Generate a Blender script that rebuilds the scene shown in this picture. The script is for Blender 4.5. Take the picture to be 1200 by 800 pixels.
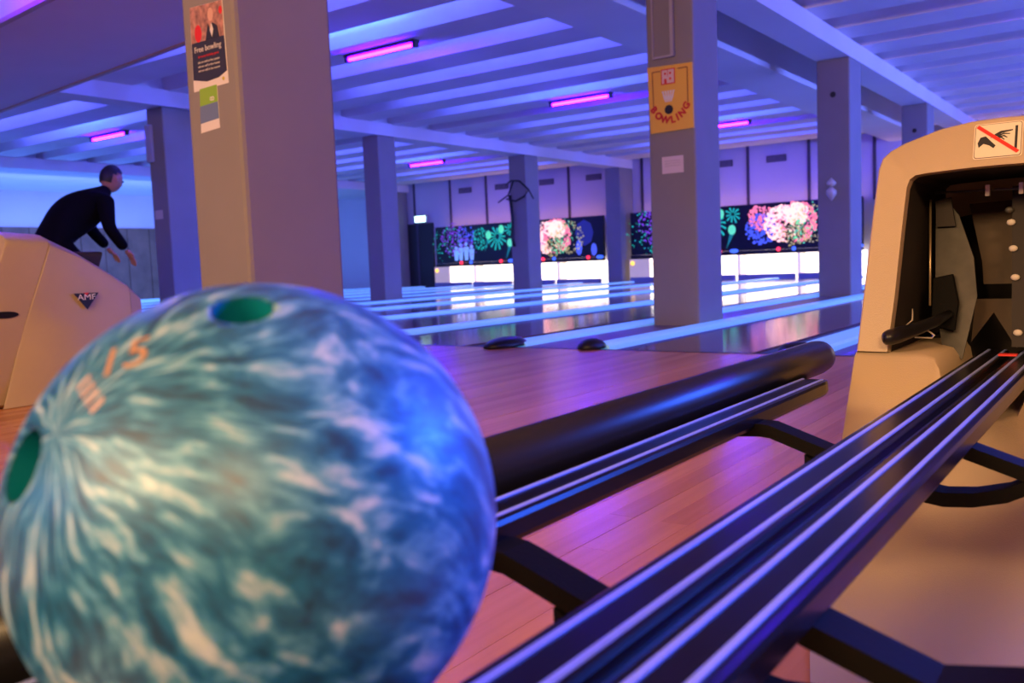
import bpy, bmesh, math, random
from mathutils import Vector, Matrix
random.seed(7)
for o in list(bpy.data.objects): bpy.data.objects.remove(o, do_unlink=True)
S = bpy.context.scene
C = S.collection
H = 0.49                                     # camera height above the approach

# ---------------------------------------------------------------- camera
cam_d = bpy.data.cameras.new('camera'); cam = bpy.data.objects.new('camera', cam_d); C.objects.link(cam)
yaw, pitch, roll = (math.radians(a) for a in (-35.7, 4.85, -2.27))
fw = Vector((math.sin(yaw)*math.cos(pitch), math.cos(yaw)*math.cos(pitch), -math.sin(pitch)))
rt = Vector((math.cos(yaw), -math.sin(yaw), 0)); up = rt.cross(fw)
r2 = math.cos(roll)*rt + math.sin(roll)*up; u2 = -math.sin(roll)*rt + math.cos(roll)*up
M = Matrix((( r2.x, u2.x, -fw.x, 0), (r2.y, u2.y, -fw.y, 0), (r2.z, u2.z, -fw.z, H), (0, 0, 0, 1)))
cam.matrix_world = M
cam_d.sensor_fit = 'HORIZONTAL'; cam_d.sensor_width = 22.3; cam_d.lens = 22.3*1055/1200
cam_d.clip_start = 0.02; cam_d.clip_end = 100
cam_d.dof.use_dof = True; cam_d.dof.focus_distance = 1.5; cam_d.dof.aperture_fstop = 5.0
S.camera = cam

# ---------------------------------------------------------------- world, exposure
W = bpy.data.worlds.new('world'); S.world = W; W.use_nodes = True
W.node_tree.nodes['Background'].inputs[0].default_value = (0.10, 0.09, 0.35, 1)
W.node_tree.nodes['Background'].inputs[1].default_value = 0.05
S.view_settings.view_transform = 'Standard'; S.view_settings.look = 'None'
S.view_settings.exposure = 0.25; S.view_settings.gamma = 1.0
S.view_settings.use_curve_mapping = False

# ---------------------------------------------------------------- large lamps
def area(name, loc, rot, sx, sy, col, power):
    l = bpy.data.lights.new(name, 'AREA'); l.shape = 'RECTANGLE'; l.size = sx; l.size_y = sy
    l.color = col; l.energy = power
    o = bpy.data.objects.new(name, l); C.objects.link(o); o.location = loc; o.rotation_euler = rot
    return o
BLUE = (0.075, 0.115, 1.0)
# unseen blue lights added between the ceiling ribs to light the bays
for bx in (-13.4, -6.7, 1.2):
    for by in (3.55, 5.55, 6.55, 7.55, 8.55, 9.55, 10.55, 12.55, 13.55, 14.55, 16.55, 17.55):
        area('added_gap_light', (bx, by, 3.24), (0, 0, 0), 4.2, 0.26, BLUE, 38 if bx < 0 else 22)
area('added_aisle_light', (-18.8, 9.5, 2.55), (0, 0, 0), 1.0, 8.0, (0.12, 0.2, 1.0), 260)  # unseen light added to lift the dark left aisle
def aimed(name, loc, target, sx, sy, col, power, spread=180):
    q_ = (Vector(target)-Vector(loc)).to_track_quat('-Z', 'Y')
    o = area(name, loc, q_.to_euler(), sx, sy, col, power); o.data.spread = math.radians(spread); return o
aimed('added_ball_rim_light', (1.2, 2.9, 1.5), (-0.30, 0.26, 0.4), 1.0, 0.7, (0.03, 0.12, 1.0), 13, 50)  # added out of view, aimed to give the ball a blue rim
# unseen blue fills added at the right hand wall and behind the approach
aimed('added_right_fill', (5.9, 13.2, 1.5), (-6.0, 13.6, 2.3), 9.0, 0.3, (0.12, 0.19, 1.0), 620, 120)
aimed('added_rear_fill', (-7.5, -4.7, 1.6), (-7.5, 8.0, 2.6), 8.0, 0.3, (0.10, 0.20, 1.0), 80)
aimed('added_side_wall_fill', (-17.6, 11.0, 1.95), (-20.9, 11.0, 1.95), 11.0, 0.2, (0.20, 0.32, 1.0), 90)  # unseen light added to brighten the far left wall
# warm lamps of the lounge behind the camera
area('lounge_lamp', (-1.4, -3.2, 2.3), (math.radians(62), 0, math.radians(8)), 2.6, 0.6, (1.0, 0.60, 0.27), 170)
area('lounge_lamp', (1.8, -2.2, 2.3), (math.radians(55), 0, math.radians(12)), 1.2, 0.5, (1.0, 0.60, 0.27), 95)

# ---------------------------------------------------------------- materials
MATS = {}
def mat(name, col, rough=0.6, metal=0.0, spec=0.5, emit=None, es=0.0, noise=0.0, nscale=8.0, bump=0.0, bscale=200.0, coat=0.0):
    if name in MATS: return MATS[name]
    m = bpy.data.materials.new(name); m.use_nodes = True; nt = m.node_tree; b = nt.nodes['Principled BSDF']
    b.inputs['Base Color'].default_value = (*col, 1); b.inputs['Roughness'].default_value = rough
    b.inputs['Metallic'].default_value = metal; b.inputs['Specular IOR Level'].default_value = spec
    b.inputs['Coat Weight'].default_value = coat
    if emit: b.inputs['Emission Color'].default_value = (*emit, 1); b.inputs['Emission Strength'].default_value = es
    tc = nt.nodes.new('ShaderNodeTexCoord')
    if noise:
        n = nt.nodes.new('ShaderNodeTexNoise'); n.inputs['Scale'].default_value = nscale; n.inputs['Detail'].default_value = 5
        r = nt.nodes.new('ShaderNodeValToRGB')
        r.color_ramp.elements[0].position = 0.3; r.color_ramp.elements[1].position = 0.7
        r.color_ramp.elements[0].color = (*[c*(1-noise) for c in col], 1)
        r.color_ramp.elements[1].color = (*[min(1, c*(1+noise)) for c in col], 1)
        nt.links.new(tc.outputs['Object'], n.inputs['Vector']); nt.links.new(n.outputs['Fac'], r.inputs['Fac'])
        nt.links.new(r.outputs['Color'], b.inputs['Base Color'])
    if bump:
        n = nt.nodes.new('ShaderNodeTexNoise'); n.inputs['Scale'].default_value = bscale
        bp = nt.nodes.new('ShaderNodeBump'); bp.inputs['Strength'].default_value = bump; bp.inputs['Distance'].default_value = 0.002
        nt.links.new(tc.outputs['Object'], n.inputs['Vector']); nt.links.new(n.outputs['Fac'], bp.inputs['Height'])
        nt.links.new(bp.outputs['Normal'], b.inputs['Normal'])
    MATS[name] = m; return m

def wood(name, a, b_, rough, spec=0.5):
    m = bpy.data.materials.new(name); m.use_nodes = True; nt = m.node_tree; b = nt.nodes['Principled BSDF']
    tc = nt.nodes.new('ShaderNodeTexCoord'); mp = nt.nodes.new('ShaderNodeMapping'); mp.inputs['Scale'].default_value = (40, 1.6, 40)
    n = nt.nodes.new('ShaderNodeTexNoise'); n.inputs['Scale'].default_value = 1.5; n.inputs['Detail'].default_value = 8
    oi = nt.nodes.new('ShaderNodeObjectInfo')
    ad = nt.nodes.new('ShaderNodeMath'); ad.operation = 'MULTIPLY_ADD'; ad.inputs[1].default_value = 0.55
    r = nt.nodes.new('ShaderNodeValToRGB'); r.color_ramp.elements[0].position = 0.25; r.color_ramp.elements[1].position = 1.0
    r.color_ramp.elements[0].color = (*a, 1); r.color_ramp.elements[1].color = (*b_, 1)
    sc = nt.nodes.new('ShaderNodeMath'); sc.operation = 'MULTIPLY'; sc.inputs[1].default_value = 0.6
    L = nt.links.new
    L(tc.outputs['Object'], mp.inputs['Vector']); L(mp.outputs['Vector'], n.inputs['Vector']); L(n.outputs['Fac'], sc.inputs[0])
    L(oi.outputs['Random'], ad.inputs[0]); L(sc.outputs[0], ad.inputs[2]); L(ad.outputs[0], r.inputs['Fac'])
    L(r.outputs['Color'], b.inputs['Base Color']); b.inputs['Roughness'].default_value = rough
    b.inputs['Specular IOR Level'].default_value = spec
    MATS[name] = m; return m

approach_wood = wood('approach_wood', (0.50, 0.18, 0.06), (0.78, 0.35, 0.13), 0.26, 0.38)
lane_wood = wood('lane_wood', (0.16, 0.08, 0.07), (0.22, 0.11, 0.09), 0.10, 0.9)
ceiling_paint = mat('ceiling_paint', (0.62, 0.56, 0.62), 0.85, noise=0.05, nscale=1.2)
rib_paint = mat('rib_paint', (0.74, 0.68, 0.72), 0.85, noise=0.06, nscale=1.5)
beam_paint = mat('beam_paint', (0.74, 0.69, 0.73), 0.8, noise=0.04, nscale=1.0)
column_paint = mat('column_paint', (0.265, 0.24, 0.235), 0.85, noise=0.04, nscale=3, bump=0.15, bscale=120)
wall_paint = mat('wall_paint', (0.58, 0.56, 0.66), 0.85, noise=0.04, nscale=0.8)
seam_grey = mat('seam_grey', (0.07, 0.06, 0.09), 0.7)
wainscot_wood = mat('wainscot_wood', (0.15, 0.085, 0.055), 0.6, noise=0.25, nscale=3)
door_dark = mat('door_dark', (0.02, 0.02, 0.025), 0.5)
copper_trim = mat('copper_trim', (0.45, 0.26, 0.18), 0.5)
beige = mat('beige_plastic', (0.50, 0.375, 0.235), 0.42, noise=0.03, nscale=5, bump=0.25, bscale=500)
black_rubber = mat('black_rubber', (0.010, 0.009, 0.011), 0.34, spec=0.35)
rail_black = mat('rail_black', (0.006, 0.005, 0.008), 0.25, spec=0.12)
rail_strip = mat('rail_strip', (0.38, 0.46, 0.95), 0.35, metal=0.2, spec=0.8)
frame_black = mat('frame_black', (0.005, 0.0045, 0.0045), 0.7, spec=0.08, bump=0.2, bscale=400)
interior_dark = mat('interior_dark', (0.02, 0.013, 0.010), 0.7)
interior_brown = mat('interior_brown', (0.06, 0.034, 0.016), 0.6, noise=0.3, nscale=12)
steel = mat('steel', (0.55, 0.50, 0.45), 0.35, metal=0.8)
grey_metal = mat('grey_metal', (0.055, 0.05, 0.042), 0.5, metal=0.2, noise=0.3, nscale=30)
bolt_white = mat('bolt_white', (0.62, 0.54, 0.46), 0.5)
black_paint = mat('black_paint', (0.01, 0.01, 0.012), 0.5)
white_print = mat('white_print', (0.82, 0.76, 0.68), 0.5)
red_print = mat('red_print', (0.75, 0.03, 0.02), 0.5)
cap_white = mat('divider_white', (0.55, 0.90, 0.95), 0.35, emit=(0.10, 0.45, 1.0), es=0.32)   # cyan glow of UV fluorescence put in as emission
gutter_blue = mat('gutter_blue', (0.10, 0.12, 0.22), 0.35)
aisle_brown = mat('aisle_brown', (0.20, 0.12, 0.09), 0.35, noise=0.15, nscale=6)

# ---------------------------------------------------------------- mesh helpers
def obj(name, bm, m, parent=None, smooth=False, bevel=0.0):
    me = bpy.data.meshes.new(name)
    bmesh.ops.recalc_face_normals(bm, faces=bm.faces[:])
    bm.to_mesh(me); bm.free()
    if m: me.materials.append(m)
    if smooth:
        for p in me.polygons: p.use_smooth = True
    o = bpy.data.objects.new(name, me); C.objects.link(o)
    if parent: attach(o, parent)
    if bevel:
        b = o.modifiers.new('bevel', 'BEVEL'); b.width = bevel; b.segments = 2; b.limit_method = 'ANGLE'
    return o
def attach(o, parent):
    o.parent = parent; o.matrix_parent_inverse = Matrix.LocRotScale(parent.location, parent.rotation_euler, None).inverted()
def tag(o, label, cat, group=None, kind=None):
    o['label'] = label; o['category'] = cat
    if group: o['group'] = group
    if kind: o['kind'] = kind
    return o
def thing(name, loc, label, cat, group=None):
    o = bpy.data.objects.new(name, None); C.objects.link(o); o.location = loc; o.empty_display_size = 0.1
    return tag(o, label, cat, group)
def struct(o, label=None):
    o['kind'] = 'structure'
    if label: o['label'] = label
    return o
def add_box(bm, a, b):
    x0, y0, z0 = a; x1, y1, z1 = b
    v = [bm.verts.new(p) for p in ((x0,y0,z0),(x1,y0,z0),(x1,y1,z0),(x0,y1,z0),(x0,y0,z1),(x1,y0,z1),(x1,y1,z1),(x0,y1,z1))]
    for f in ((0,3,2,1),(4,5,6,7),(0,1,5,4),(1,2,6,5),(2,3,7,6),(3,0,4,7)): bm.faces.new([v[i] for i in f])
def box(name, a, b, m, parent=None, bevel=0.0):
    bm = bmesh.new(); add_box(bm, a, b); return obj(name, bm, m, parent, bevel=bevel)
def prism(bm, pts, d):
    """polygon pts (list of Vector) extruded by vector d"""
    a = [bm.verts.new(p) for p in pts]; b = [bm.verts.new(Vector(p)+Vector(d)) for p in pts]
    n = len(a); bm.faces.new(a); bm.faces.new(b[::-1])
    for i in range(n): bm.faces.new((a[i], b[i], b[(i+1) % n], a[(i+1) % n]))
def add_tube(bm, pts, r, seg=10, caps=True):
    rings = []; pts = [Vector(p) for p in pts]
    rr = r if isinstance(r, (list, tuple)) else [r]*len(pts)
    for i, p in enumerate(pts):
        t = (pts[min(i+1, len(pts)-1)] - pts[max(i-1, 0)]).normalized()
        a = t.cross(Vector((0, 0, 1)) if abs(t.z) < 0.9 else Vector((1, 0, 0))).normalized(); b = t.cross(a)
        rings.append([bm.verts.new(p + rr[i]*(math.cos(2*math.pi*k/seg)*a + math.sin(2*math.pi*k/seg)*b)) for k in range(seg)])
    for i in range(len(rings)-1):
        for k in range(seg): bm.faces.new((rings[i][k], rings[i][(k+1) % seg], rings[i+1][(k+1) % seg], rings[i+1][k]))
    if caps: bm.faces.new(rings[0][::-1]); bm.faces.new(rings[-1])
def tube(name, pts, r, m, parent=None, seg=12):
    bm = bmesh.new(); add_tube(bm, pts, r, seg); return obj(name, bm, m, parent, smooth=True)
def ribbon(bm, pts, w):
    """flat line of width w lying in the XZ plane of the given points"""
    for p, q in zip(pts[:-1], pts[1:]):
        p = Vector(p); q = Vector(q); t = (q-p).normalized(); n = Vector((-t.z, 0, t.x))*w/2
        v = [bm.verts.new(c) for c in (p-n, q-n, q+n, p+n)]; bm.faces.new(v)
def disc(bm, c, r, seg=16, sx=1.0, sz=1.0, d=0.002):
    prism(bm, [Vector((c[0]+r*sx*math.cos(2*math.pi*k/seg), c[1], c[2]+r*sz*math.sin(2*math.pi*k/seg))) for k in range(seg)], (0, d, 0))
def text(name, s, size, m, parent, mw, extrude=0.0006, align='CENTER', bold=0.0):
    cu = bpy.data.curves.new(name, 'FONT'); cu.body = s; cu.size = size; cu.extrude = extrude; cu.align_x = align; cu.align_y = 'CENTER'
    cu.resolution_u = 3; cu.offset = bold
    t = bpy.data.objects.new(name, cu); C.objects.link(t); bpy.context.view_layer.update()
    me = bpy.data.meshes.new_from_object(t.evaluated_get(bpy.context.evaluated_depsgraph_get()))
    bpy.data.objects.remove(t, do_unlink=True)
    me.transform(mw); me.materials.clear(); me.materials.append(m)
    o = bpy.data.objects.new(name, me); C.objects.link(o)
    if parent: attach(o, parent)
    return o
def face_mat(loc, rot=0.0, tilt=0.0):
    """text facing -Y at loc, turned in its plane by rot, leaning back by tilt"""
    return Matrix.Translation(loc) @ Matrix.Rotation(math.pi/2 - tilt, 4, 'X') @ Matrix.Rotation(rot, 4, 'Z')

# ================================================================= SETTING
YW = 18.9; XL = -20.9; XR = 6.0; YR = -5.0; ZC = 3.3
FOUL = 4.34
floor = struct(box('floor', (XL, YR, -0.06), (XR, FOUL, -0.004), aisle_brown), 'brown wooden approach floor in front of the lanes')
# boards of the approach, each its own piece
bw = 0.055; nb = 0
bmesh_cache = {}
def board_mesh(w, l):
    k = (round(w, 4), round(l, 3))
    if k not in bmesh_cache:
        bm = bmesh.new(); add_box(bm, (0, 0, -0.010), (w, l, 0.0))
        me = bpy.data.meshes.new('floor_board'); bmesh.ops.recalc_face_normals(bm, faces=bm.faces[:]); bm.to_mesh(me); bm.free()
        me.materials.append(approach_wood); bmesh_cache[k] = me
    return bmesh_cache[k]
x = 0.9
while x > -8.2:
    if x > -3.6:
        w = bw; segs = [(-1.2, 1.05 + 0.5*random.random()), (None, FOUL)]
        y0 = -1.2; ym = segs[0][1]
        parts = [(y0, round(ym, 1)), (round(ym, 1), FOUL)]
    else:
        w = 0.11; parts = [(-1.2, FOUL)]
    x -= w
    for a, b in parts:
        o = bpy.data.objects.new('floor_board', board_mesh(w-0.0006, b-a-0.0008)); C.objects.link(o)
        o.location = (x, a, -0.0005*random.random()); attach(o, floor)
        o.matrix_parent_inverse = Matrix.Identity(4); o.parent = floor
struct(box('trim_1', (XL, FOUL, -0.06), (XR, FOUL+0.03, 0.001), black_paint), 'dark foul line strip at the end of the approach')
bm = bmesh.new(); add_box(bm, (XL, YR, -0.06), (-8.2, FOUL, 0.0)); add_box(bm, (0.9, YR, -0.06), (XR, FOUL, 0.0)); add_box(bm, (-8.2, YR, -0.06), (0.9, -1.2, 0.0))
obj('floor_edge', bm, approach_wood, floor)
lane_bed = struct(box('lane_bed', (XL, FOUL+0.03, -0.25), (XR, YW, -0.12), gutter_blue), 'dark bed beneath the bowling lanes')
struct(box('wall_back', (XL, YW, -0.2), (XR, YW+0.2, 3.4), wall_paint), 'pale panelled wall behind the lanes')
struct(box('wall_left', (XL-0.2, YR, -0.2), (XL, YW, 3.4), wall_paint), 'pale blue lit side wall at far left')
struct(box('wall_right', (XR, YR, -0.2), (XR+0.2, YW, 3.4), wall_paint))
struct(box('wall_rear', (XL, YR-0.2, -0.2), (XR, YR, 3.4), mat('rear_wall_paint', (0.35, 0.22, 0.15), 0.8)))
ceiling = struct(box('ceiling', (XL, YR, ZC), (XR, YW, ZC+0.15), ceiling_paint), 'ribbed concrete ceiling painted pale and lit blue')
# wainscot on the left wall, boards of its own
wain = struct(box('baseboard_left', (XL, 2.0, -0.1), (XL+0.03, YW-0.3, 1.78), wainscot_wood), 'dark wood panelling along the far left wall')
y = 2.0
while y < YW-0.9:
    box('panel', (XL+0.03, y+0.012, 0.0), (XL+0.055, y+0.588, 1.77), wainscot_wood, wain); y += 0.6
# beams
def beam(name, x0, x1, y0, y1, z0, z1, label, web=None):
    o = struct(box(name, (x0, y0, z0), (x1, y1, z1), beam_paint), label)
    if web: box('web', web[0], web[1], beam_paint, o)
    return o
beam('ceiling_beam', -3.11, -2.75, -1.5, YW, 2.60, 2.79, 'long ceiling beam over the row of near columns', ((-3.11, -1.5, 2.79), (-2.95, YW, ZC)))
beam('ceiling_beam', -4.31, -3.64, -1.5, YW, 2.60, ZC, 'wide boxed beam left of the near column row')
beam('ceiling_beam', -10.30, -9.94, 1.0, YW, 2.60, 2.80, 'long ceiling beam over the far row of columns', ((-10.22, 1.0, 2.80), (-10.02, YW, ZC)))
beam('ceiling_beam', XL, -16.9, 1.0, YW, 2.60, 2.80, 'wide lowered soffit along the left wall', ((XL, 1.0, 2.80), (-17.1, YW, ZC)))
# ribs
def rib_mesh(x0, x1):
    bm = bmesh.new()
    prism(bm, [Vector((x0, -0.26, 2.79)), Vector((x0, 0.26, 2.79)), Vector((x0, 0.34, ZC)), Vector((x0, -0.34, ZC))], (x1-x0, 0, 0))
    me = bpy.data.meshes.new('ceiling_rib'); bmesh.ops.recalc_face_normals(bm, faces=bm.faces[:]); bm.to_mesh(me); bm.free(); me.materials.append(rib_paint); return me
for (x0, x1) in ((-2.95, XR), (-10.02, -4.31), (-17.1, -10.22)):
    me = rib_mesh(x0, x1)
    for k in range(17):
        yy = 2.05 + k
        o = bpy.data.objects.new('ceiling_rib', me); C.objects.link(o); o.location = (0, yy, 0); o.parent = ceiling
# small slab infill between near columns and box beam, seams in the slab
# lowered bulkhead over the approach
bulk = struct(bpy.data.objects.new('bulkhead', None), 'lowered purple lit bulkhead with copper edge trims at top left'); C.objects.link(bulk)
bm = bmesh.new()
P = [(-16.5, 4.35), (-3.25, 3.25), (-3.25, 4.50), (-16.5, 5.75)]
prism(bm, [Vector((px, py, 2.50)) for px, py in P], (0, 0, ZC-2.50))
obj('soffit_box', bm, beam_paint, bulk)
for (p, q) in ((P[0], P[1]), (P[3], P[2])):
    s = -1 if p is P[0] else 1
    bm = bmesh.new(); prism(bm, [Vector((p[0], p[1], 2.488)), Vector((q[0], q[1], 2.488)), Vector((q[0], q[1]+s*0.05, 2.488)), Vector((p[0], p[1]+s*0.05, 2.488))], (0, 0, 0.035))
    obj('edge_trim', bm, copper_trim, bulk)
# back wall panel seams and vents
wall_b = bpy.data.objects['wall_back']
for i, sx in enumerate((-16.7, -15.42, -14.21, -12.95, -11.69, -9.70, -8.45, -7.17, -5.87, -4.58, -3.3, -2.0)):
    box('panel_seam', (sx-0.03, YW-0.025, 1.5), (sx+0.03, YW, 2.93), seam_grey, wall_b)
for i, vx in enumerate((-14.9, -13.70, -12.33, -10.98, -7.72, -6.55)):
    v = tag(bpy.data.objects.new('wall_vent', None), 'grey wall vent high on the back wall, number %s from the left' % ['one', 'two', 'three', 'four', 'five', 'six'][i], 'vent', 'vents on the back wall'); C.objects.link(v)
    v['label'] = ['leftmost grey vent high on the back wall, above the fireworks panels', 'grey vent just left of the column wrapped with cable', 'grey vent just right of the column wrapped with cable',
                  'grey vent left of the narrow far column beside the screens', 'grey vent half hidden behind the yellow sign column', 'grey vent left of the column with the white ornament'][i]
    v.location = (vx, YW, 2.5)
    box('vent_frame', (vx-0.21, YW-0.03, 2.43), (vx+0.21, YW, 2.57), seam_grey, v)
    for k in range(4): box('slat', (vx-0.19, YW-0.036, 2.445+0.03*k), (vx+0.19, YW-0.03, 2.457+0.03*k), mat('vent_slat', (0.22, 0.2, 0.26), 0.6), v)
box('wall_cornice', (XL, YW-0.55, 2.79), (XR, YW-0.25, 2.93), beam_paint, wall_b)
# doorway region at the far left of the back wall
dr = struct(box('door_1', (-17.2, YW-0.06, -0.1), (-16.05, YW, 1.72), door_dark), 'dark doorway at the far left of the back wall')
box('door_frame', (-17.3, YW-0.09, -0.1), (-17.2, YW, 1.80), seam_grey, dr); box('door_frame', (-16.62, YW-0.08, -0.1), (-16.56, YW, 1.72), seam_grey, dr)
ex = tag(box('exit_sign', (-16.6, YW-0.16, 1.74), (-16.18, YW-0.08, 1.93), mat('exit_housing', (0.5, 0.6, 0.55), 0.5)), 'small glowing exit sign above the dark doorway', 'sign')
box('lit_face', (-16.58, YW-0.168, 1.755), (-16.20, YW-0.16, 1.915), mat('exit_glow', (0.8, 1, 0.9), 0.5, emit=(0.62, 1.0, 0.80), es=3.0), ex)

# ---------------------------------------------------------------- columns
def column(x0, x1, y0, y1, z1, label, z0=-0.06):
    bm = bmesh.new(); add_box(bm, (x0, y0, z0), (x1, y1, z1))
    o = obj('column', bm, column_paint, bevel=0.018)
    return tag(o, label, 'column', 'square painted columns')
colBig = column(-2.96, -2.655, 2.10, 2.56, 2.6, 'large square column behind the ball, beige front with a poster')
colSign = column(-3.07, -2.70, 6.10, 6.55, 2.6, 'square column with the yellow bowling sign on its front')
colOrn = column(-3.11, -2.75, 10.30, 10.77, 2.6, 'square column with the small white ornament, right of the sign column')
colFar = column(-3.11, -2.75, 14.40, 14.87, 2.6, 'far square column partly hidden by the beige hood at right')
colL0 = column(-10.30, -9.96, 6.70, 7.12, 2.6, 'square column left of the big poster column with a small notice')
colL1 = column(-10.28, -9.94, 10.45, 10.85, 2.6, 'blue lit square column in front of the exit doorway')
colL2 = column(-10.34, -9.94, 14.50, 14.95, 2.6, 'square column wrapped with a black cable')
colL3 = column(-10.32, -9.94, 18.25, YW-0.02, 2.6, 'narrow far column between the two fireworks panels')
column(-17.25, -16.95, 18.45, YW-0.02, 2.6, 'dark slim column at the corner beside the doorway')

# ---------------------------------------------------------------- lanes
caps = [(-1.43, 'lane divider cap nearest the beige hood, right of the near lane'),
        (-2.60, 'lane divider cap directly in front of the sign column, starting at the small black nose'),
        (-3.20, 'lane divider cap left of the sign column, starting at the long black nose'),
        (-4.70, 'first bright divider cap beyond the one with the long black nose'),
        (-6.35, 'second bright divider cap beyond the one with the long black nose'),
        (-8.00, 'third bright divider cap beyond the one with the long black nose'),
        (-9.65, 'fourth bright divider cap, at the foot of the far column row'),
        (-11.0, 'bright divider cap just beyond the far column row'),
        (-12.62, 'second bright divider cap beyond the far column row'),
        (-14.24, 'third bright divider cap beyond the far column row'),
        (-15.86, 'fourth bright divider cap beyond the far column row'),
        (-17.48, 'last bright divider cap near the left wall'),
        (0.22, 'lane divider cap hidden behind the beige hood')]
YE = 18.1
for cx, lab in caps:
    w = {-2.60: 0.075, -3.20: 0.098}.get(cx, 0.10)
    t = thing('lane_divider', (cx, FOUL, 0), lab, 'lane divider', 'lane divider caps')
    bm = bmesh.new()
    prism(bm, [Vector((cx-w, FOUL+0.12, -0.12)), Vector((cx+w, FOUL+0.12, -0.12)), Vector((cx+w, FOUL+0.12, 0.012)), Vector((cx+w-0.02, FOUL+0.12, 0.022)), Vector((cx-w+0.02, FOUL+0.12, 0.022)), Vector((cx-w, FOUL+0.12, 0.012))], (0, YE-FOUL-0.12, 0))
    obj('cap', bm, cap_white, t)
    bm = bmesh.new()
    L_ = 0.26 if abs(cx+3.2) < 0.1 else 0.14
    bmesh.ops.create_uvsphere(bm, u_segments=14, v_segments=8, radius=1)
    for v in bm.verts:
        v.co = Vector((cx + v.co.x*w, FOUL+0.05 + v.co.y*L_*0.75, max(0.001, 0.006+v.co.z*0.055)))
    obj('nose', bm, black_rubber, t, smooth=True)
lanes = [(-1.43, -2.60, 'near lane right of the sign column'), (-3.20, -4.70, 'lane just beyond the sign column row'), (-4.70, -6.35, 'second lane beyond the sign column row'),
         (-6.35, -8.00, 'third lane beyond the sign column row'), (-8.00, -9.65, 'lane beside the far column row'), (-11.0, -12.62, 'first lane past the far column row'),
         (-12.62, -14.24, 'second lane past the far column row'), (-14.24, -15.86, 'third lane past the far column row'), (-15.86, -17.48, 'lane nearest the left wall'),
         (0.22, -1.43, 'lane running behind the beige hood')]
for a, b, lab in lanes:
    hi, lo = max(a, b)-0.10, min(a, b)+0.10
    g = 0.22 if hi-lo > 1.2 else 0.13
    t = thing('bowling_lane', ((a+b)/2, FOUL, 0), 'glossy dark wooden bowling ' + lab, 'bowling lane', 'bowling lanes')
    nbd = 10; ws = (hi-lo-2*g)/nbd
    for k in range(nbd):
        box('lane_board', (lo+g+k*ws+0.0006, FOUL+0.03, -0.05), (lo+g+(k+1)*ws-0.0006, YE, 0.0), lane_wood, t)
    for gx0, gx1 in ((lo+0.002, lo+g-0.004), (hi-g+0.004, hi-0.002)):
        bm = bmesh.new(); n = 8; c0 = (gx0+gx1)/2; rr = (gx1-gx0)/2; prev = None
        for k in range(n+1):
            an = math.pi*k/n; px = c0 - rr*math.cos(an); pz = -0.012 - 0.07*math.sin(an)
            cur = (bm.verts.new((px, FOUL+0.03, pz)), bm.verts.new((px, YE, pz)))
            if prev: bm.faces.new((prev[0], cur[0], cur[1], prev[1]))
            prev = cur
        obj('gutter', bm, gutter_blue, t, smooth=True)
struct(box('trim_2', (-3.085, FOUL+0.03, -0.12), (-2.715, YE, -0.002), aisle_brown), 'brown strip of floor between lanes at the near columns')
struct(box('trim_3', (-10.88, FOUL+0.03, -0.12), (-9.77, YE, -0.002), aisle_brown), 'strip of floor between lanes at the far columns')
struct(box('trim_4', (XL, FOUL+0.03, -0.12), (-17.60, YE, -0.002), cap_white), 'pale floor strip along the left wall')  # floor strip given the caps' emission as a painted cyan glow

# ---------------------------------------------------------------- pinsetter masks and pit lights
pit_white = mat('pit_light', (0.9, 0.85, 0.8), 0.5, emit=(1.0, 0.86, 0.72), es=2.4)
pit_dim = mat('pit_side', (0.75, 0.65, 0.55), 0.5, emit=(1.0, 0.75, 0.55), es=0.45)
mask_black = mat('mask_black', (0.006, 0.006, 0.012), 0.35)
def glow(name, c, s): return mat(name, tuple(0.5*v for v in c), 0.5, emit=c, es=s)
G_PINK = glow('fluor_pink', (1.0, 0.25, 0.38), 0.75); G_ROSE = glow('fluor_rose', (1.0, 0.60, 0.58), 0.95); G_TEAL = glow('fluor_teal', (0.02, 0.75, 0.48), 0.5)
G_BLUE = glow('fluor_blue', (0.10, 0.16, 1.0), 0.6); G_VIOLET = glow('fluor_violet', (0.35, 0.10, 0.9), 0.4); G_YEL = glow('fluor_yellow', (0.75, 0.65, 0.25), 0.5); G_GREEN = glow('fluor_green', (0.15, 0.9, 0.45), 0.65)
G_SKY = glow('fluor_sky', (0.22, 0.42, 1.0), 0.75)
def blobs(m, parent, items, name='firework_print'):
    bm = bmesh.new()
    for (bx, bz, br, sx, sz) in items: disc(bm, (bx, YMK-0.012, bz), br, 8, sx, sz, 0.008)
    o = obj(name, bm, m, parent); o['kind'] = 'stuff'; return o
def bunch(cx, cz, R, n, r0, r1, ring=0.0):
    out = []
    for _ in range(n):
        a = random.random()*2*math.pi; d = R*(ring + (1-ring)*math.sqrt(random.random()))
        out.append((cx+d*math.cos(a), cz+d*math.sin(a), r0+(r1-r0)*random.random(), 1, 1))
    return out
def burst(m, parent, cx, cz, R, n, w):
    bm = bmesh.new()
    for k in range(n):
        a = 2*math.pi*k/n + 0.1; r = R*(0.75+0.35*random.random())
        tx, tz = math.cos(a), math.sin(a)
        p0 = Vector((cx+tx*R*0.22, YMK-0.012, cz+tz*R*0.22)); p1 = Vector((cx+tx*r, YMK-0.012, cz+tz*r-0.1*R))
        nn = Vector((-tz, 0, tx))*w
        prism(bm, [p0-nn*0.4, p1-nn, p1+nn, p0+nn*0.4], (0, 0.008, 0))
    o = obj('firework_print', bm, m, parent); o['kind'] = 'stuff'; return o
YMK = 18.45
ZT, ZB = 1.56, 0.60
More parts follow.
